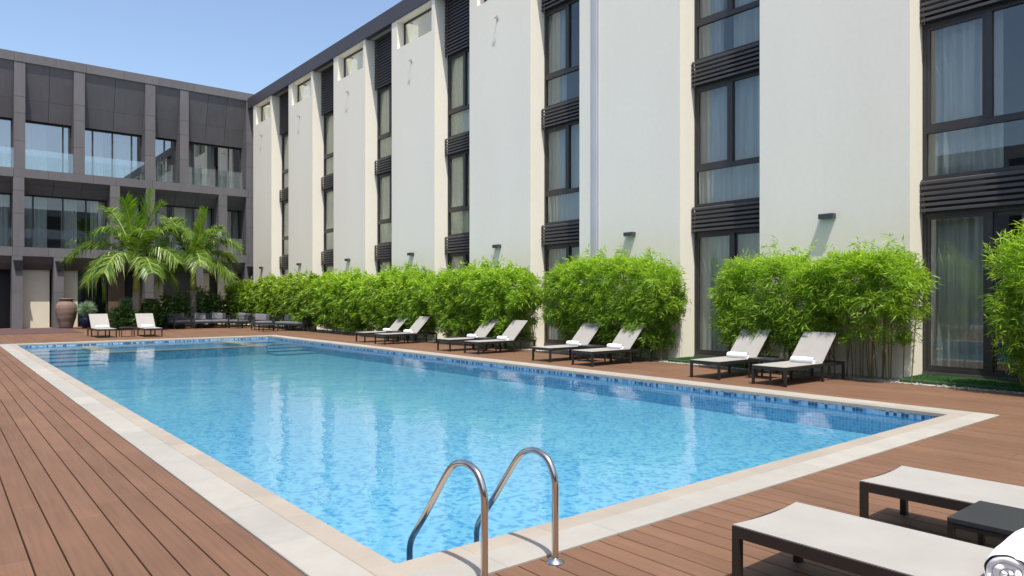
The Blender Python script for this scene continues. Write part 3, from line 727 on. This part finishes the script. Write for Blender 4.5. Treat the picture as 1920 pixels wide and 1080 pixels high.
def make_towel(label, rad=.062, length=.42):
    t = thing('rolled_towel', label, 'towel', (0, 0, 0), 0, 'rolled white towels on the loungers')
    # body: lathe about local y with slightly lumpy surface, spiral coil on the ends
    n, k = 36, 14; vs = []; fs = []
    for i in range(k + 1):
        u = i / k; y = -length / 2 + length * u; r0 = rad * (1 - .10 * (abs(2 * u - 1) ** 6))
        for j in range(n):
            w = 2 * math.pi * j / n; r = r0 * (1 + .02 * math.sin(3 * w + u * 5) + .012 * math.sin(9 * w + u * 17))
            if 1.1 < w < 1.25: r *= .95
            z = math.sin(w) * r; z = max(z, -rad * .86)
            vs.append((math.cos(w) * r * 1.04, y, z + rad * .86))
    for i in range(k):
        for j in range(n):
            j2 = (j + 1) % n; fs.append((i * n + j, i * n + j2, (i + 1) * n + j2, (i + 1) * n + j))
    m = MB(); m.add(vs, fs); m.build('roll', 'towel', t, smooth='all')
    for sgn in (-1, 1):
        m = MB(); T = 3.1; N = 90; vs = []; fs = []; th = rad / T * .40
        for q in range(N + 1):
            a = q / N * T * 2 * math.pi; r = rad * .93 * (q / N) * .94 * (1 + .07 * math.sin(2 * a + 1) * (1 - q / N)) + .003; jit = .006 * math.sin(a * 2.3) + .003 * math.sin(a * 5.1)
            for (dr, dy) in ((-th, .0), (-th * .6, .004), (th * .0, .006), (th * .6, .004), (th, 0), (th * .9, -.03), (-th * .9, -.03)):
                rr = max(.0005, r + dr); vs.append((math.cos(a) * rr * 1.02, sgn * (length / 2 - .008 + dy + jit), max(-rad * .84, math.sin(a) * rr) + rad * .86))
        for q in range(N):
            for e_ in range(7):
                e2 = (e_ + 1) % 7; fs.append((q * 7 + e_, q * 7 + e2, (q + 1) * 7 + e2, (q + 1) * 7 + e_))
        m.add(vs, fs); m.build('coiled_end', 'towel', t, smooth='all')
    return t
LY_ = [7.88, 6.575, 12.40, 11.04, 16.55, 15.22, 21.55, 20.2]
pos = ['in front of the bamboo with bare canes', 'nearest to the pool corner on the right side', 'of the third pair, beside the red leafed plant', 'of the third pair, right hand one before the big round bamboo',
       'of the pair before the fourth white pier hedge, left one', 'of the pair before the fourth white pier hedge, right one', 'farthest along the hedge, left one of its pair', 'farthest pair along the hedge, right one']
labs = ['raised white lounger in the nearest pair along the facade, left one', 'raised white lounger in the nearest pair along the facade, right one',
        'raised white lounger before the big rounded bamboo, left one, leaf shadows on its back', 'raised white lounger before the big rounded bamboo, right one of its pair',
        'raised white lounger in the third pair from the right along the facade, left one', 'raised white lounger in the third pair from the right along the facade, right one',
        'raised white lounger in the farthest pair along the facade, left one', 'raised white lounger in the farthest pair along the facade, right one']
lg = make_lounger(labs[0]); lg.location = (11.0, LY_[0], 0)
for y, lab in zip(LY_[1:], labs[1:]): copy_thing(lg, (11.0 + random.uniform(-.03, .03), y, 0), random.uniform(-.02, .02), lab)
copy_thing(lg, (4.95, 29.75, 0), R(91), 'white lounger facing the pool at the far end, left one beside the blue pot')
copy_thing(lg, (6.42, 29.35, 0), R(89), 'white lounger facing the pool at the far end, right one before the palm')
fl = make_lounger('flat cream lounger in the foreground carrying the rolled towel', True); fl.location = (3.50, 2.11, 0); fl.rotation_euler = (0, 0, R(-90))
copy_thing(fl, (4.89, 2.10, 0), R(-90), 'flat cream lounger in the right foreground behind the black side table')
tb = make_table('low black side table between the two flat foreground loungers'); tb.location = (4.01, 1.17, .01)
for y, lab in ((7.22, 'low dark side table between the nearest pair of facade loungers'), (11.72, 'low dark side table between the loungers before the big rounded bamboo'),
               (15.88, 'low dark side table between the loungers in the third pair from the right'), (20.87, 'low dark side table between the farthest pair of facade loungers')):
    copy_thing(tb, (11.75, y, 0), 0, lab)
copy_thing(tb, (5.45, 30.2, 0), 0, 'low dark side table between the two loungers at the far pool end')
tws = ['white towel roll on the left lounger of the nearest facade pair', 'white towel roll on the right lounger of the nearest facade pair',
       'white towel roll on the left lounger before the big rounded bamboo', 'white towel roll on the right lounger before the big rounded bamboo',
       'white towel roll on the left lounger of the third pair from the right', 'white towel roll on the right lounger of the third pair from the right',
       'white towel roll on the left lounger of the farthest facade pair', 'white towel roll on the right lounger of the farthest facade pair']
tw = make_towel(tws[0]); tw.location = (12.07, LY_[0], LH - .008); 
for y, lab in zip(LY_[1:], tws[1:]): copy_thing(tw, (12.07 + random.uniform(-.03, .02), y + random.uniform(-.03, .03), LH - .008), random.uniform(-.06, .06), lab)
copy_thing(tw, (4.95, 30.82, LH - .008), R(90), 'white towel roll on the left lounger at the far pool end')
copy_thing(tw, (6.42, 30.42, LH - .008), R(90), 'white towel roll on the right lounger at the far pool end')
ft = make_towel('large rolled white towel in the bottom right corner on the flat lounger', .090, .50); ft.location = (3.55, 0.95, LH - .010); ft.rotation_euler = (0, 0, R(-90 + 4))

# ---- lounge furniture at the far end (local: front towards -y)
def cushion(x0, x1, y0, y1, z0, z1, name, mat, parent, rot=None, bev=.05):
    cx, cy_, cz = (x0 + x1) / 2, (y0 + y1) / 2, (z0 + z1) / 2
    m = MB(); m.box(x0 - cx, x1 - cx, y0 - cy_, y1 - cy_, z0 - cz, z1 - cz)
    o = m.build(name, mat, parent, smooth='all'); o.location = (cx, cy_, cz); 
    if rot: o.rotation_euler = rot
    soft(o, 1, min(bev, (x1 - x0) / 3, (y1 - y0) / 3, (z1 - z0) / 3)); return o
def make_seat(label, name, cat, W, loc, rz, nc=1, pillow=1):
    t = thing(name, label, cat, loc, rz, 'dark framed grey cushioned lounge seats'); D = .80; w = W / 2
    m = MB(); m.box(-w, w, -D / 2, D / 2, .24, .28)
    for x in (-w, w - .035):
        m.box(x, x + .035, -D / 2, D / 2, .58, .615); m.box(x, x + .035, -D / 2, -D / 2 + .035, .28, .58); m.box(x, x + .035, D / 2 - .035, D / 2, .28, .66)
    m.box(-w + .035, w - .035, D / 2 - .03, D / 2, .62, .655); m.build('frame', 'sofaframe', t)
    for x in (-w, w - .04):
        for y in (-D / 2, D / 2 - .04): MB().box(x, x + .04, y, y + .04, 0, .24).build('leg', 'sofaframe', t)
    cw = (W - .08) / nc
    for k in range(nc):
        x0 = -w + .04 + k * cw
        cushion(x0 + .005, x0 + cw - .005, -D / 2 + .01, D / 2 - .17, .28, .41, 'seat_cushion', 'cushion2', t)
        cushion(x0 + .005, x0 + cw - .005, D / 2 - .22, D / 2 - .04, .38, .72, 'back_cushion', 'cushion', t, (R(-8), 0, 0))
        if k < pillow: cushion(x0 + .08, x0 + min(cw - .06, .60), D / 2 - .36, D / 2 - .22, .40, .74, 'pillow', 'cushion2', t, (R(-18), R(4), 0))
    for x in (-w + .017, w - .017):
        m = MB()
        for k in range(9):
            y = -D / 2 + .08 + k * .08; m.tube([(x, y, .28), (x, y, .58)], .006, 6)
        m.build('arm_rope', 'cushion', t)
    return t
make_seat('dark framed grey armchair left of the wide sofa, before the dark shrubs', 'armchair', 'armchair', .85, (9.05, 36.3, 0), R(12), 1, 0)
make_seat('wide grey two seat sofa facing the pool before the dark shrubs', 'sofa', 'sofa', 1.65, (10.45, 36.15, 0), R(-4), 2, 2)
make_seat('dark framed grey armchair turned sideways right of the wide sofa', 'armchair', 'armchair', .85, (11.6, 35.3, 0), R(-75), 1, 1)
make_seat('dark framed grey armchair with pillow in front of the hedge, behind the coffee table', 'armchair', 'armchair', .85, (11.75, 32.7, 0), R(-8), 1, 1)
make_seat('grey love seat turned sideways nearest the hedge, right of the coffee table', 'love_seat', 'sofa', 1.85, (12.62, 31.0, 0), R(-68), 2, 0)
ct = thing('coffee_table', 'low dark coffee table between the armchair and the sideways love seat', 'coffee table', (11.45, 31.1, 0))
MB().box(-.35, .35, -.3, .3, .27, .30, None, .003).build('table_top', 'ttop', ct)
for x in (-.34, .30):
    for y in (-.29, .25): MB().box(x, x + .04, y, y + .04, 0, .27).build('leg', 'sofaframe', ct)

# ---- urns and pots
def urn(loc, s, label):
    t = thing('clay_urn', label, 'urn', loc)
    prof = [(.0, 0), (.24, 0), (.27, .03), (.33, .25), (.41, .55), (.455, .80), (.46, .98), (.43, 1.13), (.36, 1.24), (.29, 1.31), (.265, 1.34), (.27, 1.37), (.34, 1.40), (.35, 1.43), (.33, 1.45), (.27, 1.44), (.25, 1.38), (.2, 1.2)]
    fine = []
    for (r0, z0), (r1, z1) in zip(prof[:-1], prof[1:]):
        for k in range(4):
            r = r0 + (r1 - r0) * k / 4; z = z0 + (z1 - z0) * k / 4; fine.append(((r + (.004 * math.sin(z * 70) if .1 < z < 1.25 else 0)) * s, z * s))
    m = MB(); m.lathe(fine, 0, 0, 40); m.build('body', 'clay', t, smooth='all'); return t
urn((4.93, 40.1, 0), 1.0, 'large ribbed brown clay urn standing before a dark column')
urn((8.62, 39.9, 0.0), 1.0, 'brown clay urn with only its rim showing above the shrubs behind the palm')
pot = thing('planted_pot', 'dark blue glazed pot with spiky silver green yucca beside the urn', 'potted plant', (5.75, 39.8, 0))
m = MB(); m.lathe([(0, 0), (.17, 0), (.22, .05), (.30, .25), (.33, .40), (.30, .50), (.27, .54), (.30, .57), (.31, .59), (.27, .59), (.25, .52)], 0, 0, 30); m.build('pot', 'blueglaze', pot, smooth='all')
MB().tube([(0, 0, .5), (0, 0, 1.05)], .05, 8).build('stem', 'trunk', pot)
def yucca(n, c, L, parent, mat='yucca', wd=.014):
    d = rng.normal(size=(n, 3)); d[:, 2] = d[:, 2] * .8 + .15; d /= np.linalg.norm(d, axis=1, keepdims=True)
    b = np.array(c) + d * .04; le = L * rng.uniform(.75, 1.05, n)
    return leaves_obj('leaves', mat, b, d, le, np.full(n, wd), rng.uniform(0, 1, n), parent)
yucca(420, (0, 0, .95), .50, pot); 
y2 = thing('yucca_plant', 'silvery round yucca beside the left palm trunk in the planting bed', 'yucca', (7.05, 37.6, 0.05))
MB().tube([(0, 0, 0), (.02, 0, .95)], .045, 8).build('stem', 'trunk', y2); yucca(420, (.02, 0, 1.15), .42, y2)
rp = thing('red_plant', 'small red leafed plant between the bamboo and a white lounger', 'plant', (13.25, 13.1, 0))
n = 60; d = rng.normal(size=(n, 3)) * (.5, .5, .3) + (0, 0, 1); leaves_obj('leaves', 'red', np.zeros((n, 3)) + (0, 0, .1), d, rng.uniform(.3, .6, n), np.full(n, .03), rng.uniform(0, 1, n), rp)

# ---- shrubs in the bed
def shrub(loc, w, h, label, n=700, L=.30, wd=.035, mat='shrub'):
    t = thing('leafy_shrub', label, 'shrub', loc, 0, 'dark leafy shrubs in the planting bed')
    k = 40; tips = []
    m = MB()
    for i in range(k):
        a = random.uniform(0, 6.28); r = w * math.sqrt(random.random()) * .9; z = h * random.uniform(.35, .95) * (1 - .3 * (r / w) ** 2)
        p = (r * math.cos(a), r * math.sin(a), z); tips.append(p); m.tube([(p[0] * .3, p[1] * .3, 0), (p[0] * .7, p[1] * .7, z * .5), p], .008, 5)
    m.build('stems', 'soil', t)
    tp = np.array(tips)[rng.integers(0, k, n)]; up = rng.uniform(-.45, 0, n); b = tp + np.stack([rng.normal(size=n) * .05, rng.normal(size=n) * .05, up * h * .8], 1)
    b[:, 2] = np.maximum(b[:, 2], .05)
    d = rng.normal(size=(n, 3)) * (1, 1, .5) + (0, 0, .75)
    leaves_obj('leaves', mat, b, d, rng.uniform(.7, 1.1, n) * L, np.full(n, wd), rng.uniform(0, 1, n) ** 1.4, t)
for x, y, w, h, l in ((6.75, 37.2, .5, .85, 'low dark shrub at the left end of the bed behind the far loungers'), (7.6, 37.0, .55, .8, 'low dark shrub in front of the left palm trunk'),
                      (8.3, 37.3, .6, 1.15, 'dark broad leaved shrub just right of the left palm trunk'), (9.0, 37.9, .6, 1.35, 'tall dark shrub between the two palm trunks'),
                      (9.7, 38.2, .6, 1.6, 'tall dark upright shrub left of the right palm trunk'), (10.4, 38.1, .6, 1.65, 'tallest dark shrub directly behind the wide sofa'),
                      (11.05, 38.0, .55, 1.45, 'dark shrub at the right end of the bed next to the hedge'), (7.9, 37.9, .5, 1.1, 'dark shrub behind the left palm trunk')):
    shrub((x, y - .25, .04), w * 1.1, h * 1.38, l, 1000)

# ---- palms
def frond(parent, p0, p1, p2, L=.75, n=46, mat='palm', droop=.5, wd=.023):
    m = MB(); p0, p1, p2 = Vector(p0), Vector(p1), Vector(p2)
    B = lambda t: p0 * (1 - t) ** 2 + p1 * 2 * t * (1 - t) + p2 * t * t
    T = lambda t: ((p1 - p0) * (1 - t) + (p2 - p1) * t).normalized()
    up = Vector((0, 0, 1))
    for i in range(n):
        t = .16 + .84 * i / (n - 1); c = B(t); tg = T(t)
        sd_ = tg.cross(up)
        if sd_.length < .15: sd_ = tg.cross(Vector((.6, .8, 0)))
        sd_.normalize(); nrm = sd_.cross(tg).normalized()
        ll = L * (math.sin(math.pi * (.12 + .78 * t)) ** .6) * random.uniform(.7, 1.15)
        for s_ in (-1, 1):
            d = (sd_ * s_ * random.uniform(.75, 1.0) + tg * random.uniform(.45, .8) + nrm * random.uniform(-.05, .45)).normalized()
            w = d.cross(nrm).normalized() * wd
            a = c; b = c + d * ll * .5; e_ = c + d * ll * .93 - up * ll * droop * random.uniform(.35, 1.4)
            b -= up * ll * droop * .15
            m.add([a - w * .5, a + w * .5, b + w, b - w, e_], [(0, 1, 2, 3), (3, 2, 4)], min(1, max(0, random.gauss(.5, .25))))
    m.tube([B(k / 14) for k in range(15)], [.03 * (1 - k / 15) + .006 for k in range(15)], 6, 1.0)
    m.build('frond', mat, parent)
def palm(loc, trunk_z, crown_z, fr, label):
    t = thing('palm_tree', label, 'palm tree', loc, 0, 'palm trees in the planting bed')
    pts = []; rs = []
    for k in range(17):
        u = k / 16; pts.append((.0, 0, trunk_z * u)); rs.append((.20 - .04 * u) * (1 + .03 * (k % 2)))
    MB().tube(pts, rs, 16).build('trunk', 'trunk', t, smooth='all')
    MB().tube([(0, 0, trunk_z - .01), (0, 0, trunk_z + .4), (0, 0, crown_z - .3), (0, 0, crown_z + .1)], [.165, .15, .11, .06], 14).build('crownshaft', 'shaft', t, smooth='all')
    # picture-plane axes of the courtyard: a = to the right and towards the pool, b = away
    ax = Vector((math.cos(.684), -math.sin(.684), 0)); ay = Vector((math.sin(.684), math.cos(.684), 0))
    for (a1, z1, b1, a2, z2, b2, mat, L, dr) in fr:
        c = Vector((0, 0, crown_z)); frond(t, c, c + ax * a1 + ay * b1 + Vector((0, 0, z1)), c + ax * a2 + ay * b2 + Vector((0, 0, z2)), L * 1.25, 105, mat, dr * .85)
    return t
palm((7.35, 36.9, .04), 1.75, 2.95, [
    (-.15, 2.2, -.2, -.35, 3.0, -.45, 'palmy', 1.05, .15), (.1, 1.6, .2, .62, 3.5, .2, 'palmy', .55, -.3), (-.9, 2.6, .2, -1.7, 2.7, .4, 'palm', .85, .3),
    (-1.3, 2.0, -.4, -2.9, .25, -.6, 'palm', .80, .6), (-.9, 1.3, -1.0, -1.35, -.75, -1.6, 'palm', .85, .9), (-1.5, 1.2, .8, -2.3, -.3, 1.0, 'palm', .8, .7),
    (.8, 2.5, .3, 2.5, 1.5, .4, 'palm', .85, .5), (.5, 2.5, .1, 1.1, 2.9, .3, 'palm', .8, .25), (1.2, 1.5, -.5, 2.4, .1, -.9, 'palm', .8, .7), (.9, 1.0, -1.0, 1.7, -.4, -1.9, 'palm', .8, .7),
    (.5, 1.2, 1.1, 1.0, -.1, 2.1, 'palm', .75, .7), (-.4, 1.9, 1.1, -.9, 1.6, 2.0, 'palm', .75, .6), (.5, 2.4, .9, 1.4, 2.3, 1.5, 'palm', .75, .4),
    (-.6, 2.0, -.5, -1.2, 1.5, -1.1, 'palm', .85, .5), (.5, 1.8, -.7, 1.2, 1.5, -1.3, 'palm', .85, .5), (-1.1, .9, -.3, -1.9, -.7, -.7, 'palm', .8, .8), (.9, .8, .3, 1.6, -.8, .5, 'palm', .8, .8), (-.2, 1.2, -1.2, -.3, -.4, -2.1, 'palm', .8, .9)],
    'left palm with bright yellow green fronds and green crownshaft at the far pool end')
palm((10.05, 37.6, .04), 1.8, 2.95, [
    (.2, 1.3, 0, .65, 2.9, -.1, 'palmy', .5, -.3), (-.8, 2.2, .3, -1.5, 2.5, .6, 'palm', .85, .3), (1.0, 2.1, .2, 2.3, 1.0, .2, 'palm', .85, .7),
    (1.2, 1.1, -.2, 2.1, -.6, -.3, 'palm', .85, .8), (-.8, 1.3, -.9, -1.6, 0, -1.4, 'palmy', .8, .6), (-1.2, 1.4, .5, -2.2, .1, .7, 'palm', .8, .7),
    (.6, 1.5, 1.2, 1.1, .5, 2.2, 'palm', .8, .7), (.6, 1.5, -1.1, 1.2, 0, -1.9, 'palm', .8, .8), (-.2, 1.8, 1.2, -.3, 1.0, 2.2, 'palm', .75, .6), (.9, 2.0, -.5, 1.8, 1.7, -.9, 'palm', .75, .6),
    (-.5, 2.0, -.4, -.8, 1.8, -.8, 'palm', .8, .5), (.5, 2.1, .4, 1.0, 2.1, .7, 'palm', .8, .4), (-1.0, .8, -.2, -1.6, -.7, -.3, 'palm', .8, .8), (1.0, .7, .5, 1.7, -.9, .6, 'palm', .8, .8)],
    'right palm with darker drooping fronds beside the hedge end')

# ---- bamboo clumps
cane_meshes = []
for q in range(5):
    m = MB(); lean = random.uniform(-.06, .06); l2 = random.uniform(-.06, .06)
    m.tube([(0, 0, 0), (lean * .4, l2 * .4, .5), (lean, l2, 1.0)], [.0085, .008, .006], 6); 
    me = bpy.data.meshes.new('cane'); me.from_pydata(m.v, [], m.f); me.materials.append(M['cane']); me.update(); cane_meshes.append(me)
def bamboo(yc, hw, ztop, label, n, L=.13, wd=.0085, skirt=.75, xw=.75, xc=13.35, mat='bamboo', canes=26, fl=0.0, cat='bamboo', name='bamboo_clump'):
    t = thing(name, label, cat, (xc + .25, yc, -.01), 0, 'bamboo clumps along the facade')
    ncl = n // 7; pts = []
    while len(pts) < ncl:
        y = random.uniform(-hw, hw); v = abs(y) / hw
        x = random.uniform(-xw, .45); z = random.uniform(skirt * .55, ztop)
        nz = noise.noise(Vector((y * 1.6 + yc, 3.1, yc)));  nz2 = noise.noise(Vector((y * 1.3, z * 1.6, yc * 1.7)))
        top = ztop * (1 - .20 * v ** 3.5) + .24 * nz
        if z > top: continue
        wz = xw * (1 + .35 * noise.noise(Vector((y * 1.1, z * .9, yc * 3)))) * (.55 + .55 * math.sin(min(1, max(0, (z - skirt * .5) / (top - skirt * .5))) * math.pi * .62 + .45)) + .18 * nz2
        if -x > wz: continue
        hwz = hw * (.70 + .30 * min(1, (z - skirt * .5) / (ztop * .5)) + .22 * nz2)
        if abs(y) > hwz: continue
        bot = skirt + .25 * noise.noise(Vector((y * 2.2, 7.7, yc)))
        if z < bot and random.random() > .18: continue
        # keep mostly the shell
        depth = min(wz + x, (top - z) * 1.1, (hwz - abs(y)) * 1.0)
        if depth > .32 and random.random() > .25: continue
        if noise.noise(Vector((y * 3.2, z * 3.2, x * 3 + yc))) < -.16: continue
        pts.append((x, y, z))
    for q in range(int(22 * hw)):   # loose shoots above and beside
        y = random.uniform(-hw, hw) * 1.04; z = ztop * (1 - .2 * (abs(y) / hw) ** 3.5)
        sx = random.uniform(-xw * .6, .2); sl = random.uniform(-.5, .5)
        for r_ in range(random.randint(2, 6)): pts.append((sx, y + r_ * sl * .07, z - .06 + r_ * .075))
    pts = np.array(pts); k = 7; b = np.repeat(pts, k, 0); N = len(b)
    az = np.repeat(rng.uniform(0, 6.28, len(pts)), k)
    out = np.stack([np.cos(az) - .5, np.sin(az), rng.uniform(-.4, .5, N)], 1)
    d = out * .9 + rng.normal(size=(N, 3)) * (.55, .55, .55) + np.array([-.25, 0, 0])
    d[:, 2] += np.where(b[:, 2] > ztop * .8, .45, -.25)
    b = b + rng.normal(size=(N, 3)) * .035
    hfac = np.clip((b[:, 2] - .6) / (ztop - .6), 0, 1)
    tint = np.clip(np.repeat(rng.uniform(-.18, .18, len(pts)), k) + rng.uniform(0, .45, N) + .38 * hfac, 0, 1)  # height term puts bright tops and shaded skirts into the leaf colour
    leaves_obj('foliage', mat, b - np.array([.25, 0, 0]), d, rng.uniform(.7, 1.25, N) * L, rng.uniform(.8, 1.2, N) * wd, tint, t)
    for q in range(canes):
        o = bpy.data.objects.new('cane', cane_meshes[q % 5]); C.objects.link(o); o.parent = t
        y = random.gauss(0, hw * .42); y = max(-hw * .85, min(hw * .85, y))
        o.location = (random.uniform(-.35, .12), y, 0); o.scale = (1.3, 1.3, ztop * random.uniform(.6, .9)); o.rotation_euler = (random.uniform(-.04, .04), random.uniform(-.09, 0.02), random.uniform(0, 6))
    return t
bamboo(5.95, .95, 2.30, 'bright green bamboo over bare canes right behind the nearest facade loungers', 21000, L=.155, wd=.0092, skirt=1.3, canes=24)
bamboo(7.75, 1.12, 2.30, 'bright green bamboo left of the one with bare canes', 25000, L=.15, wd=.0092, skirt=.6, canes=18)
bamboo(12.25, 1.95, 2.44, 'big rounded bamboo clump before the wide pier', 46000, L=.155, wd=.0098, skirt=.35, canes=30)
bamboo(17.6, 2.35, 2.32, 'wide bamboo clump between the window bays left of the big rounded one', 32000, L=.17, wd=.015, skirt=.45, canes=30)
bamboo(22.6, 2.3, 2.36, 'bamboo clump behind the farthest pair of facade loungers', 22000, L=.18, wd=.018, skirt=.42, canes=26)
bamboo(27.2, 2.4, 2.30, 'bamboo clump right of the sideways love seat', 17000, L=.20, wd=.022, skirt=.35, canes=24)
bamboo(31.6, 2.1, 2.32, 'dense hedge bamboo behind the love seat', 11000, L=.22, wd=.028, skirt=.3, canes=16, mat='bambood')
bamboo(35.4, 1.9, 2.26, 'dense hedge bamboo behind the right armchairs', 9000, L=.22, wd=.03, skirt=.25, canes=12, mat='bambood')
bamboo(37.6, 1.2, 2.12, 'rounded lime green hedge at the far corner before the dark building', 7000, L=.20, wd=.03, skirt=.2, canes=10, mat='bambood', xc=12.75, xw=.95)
bamboo(2.75, 1.15, 2.55, 'bamboo clump cut off by the right edge of the picture', 24000, L=.15, wd=.0092, skirt=.3, canes=20)

# ---- artificial grass mats at the doors
def grass_mat(y0, y1, label):
    t = thing('grass_mat', label, 'grass mat', (13.9, (y0 + y1) / 2, 0)); hy = (y1 - y0) / 2
    MB().box(-.52, .54, -hy, hy, -.01, .05, None, .02).build('backing', 'turf', t)
    n = 9000; b = np.stack([rng.uniform(-.52, .54, n), rng.uniform(-hy, hy, n), np.full(n, .045)], 1); d = rng.normal(size=(n, 3)) * (.4, .4, .1) + (0, 0, 1)
    leaves_obj('blades', 'turfleaf', b, d, rng.uniform(.02, .04, n), np.full(n, .003), rng.uniform(0, 1, n), t, kind='stuff')
grass_mat(3.32, 5.44, 'green artificial grass mat before the nearest sliding door')
grass_mat(8.56, 10.6, 'green artificial grass mat at the door behind the nearest loungers')
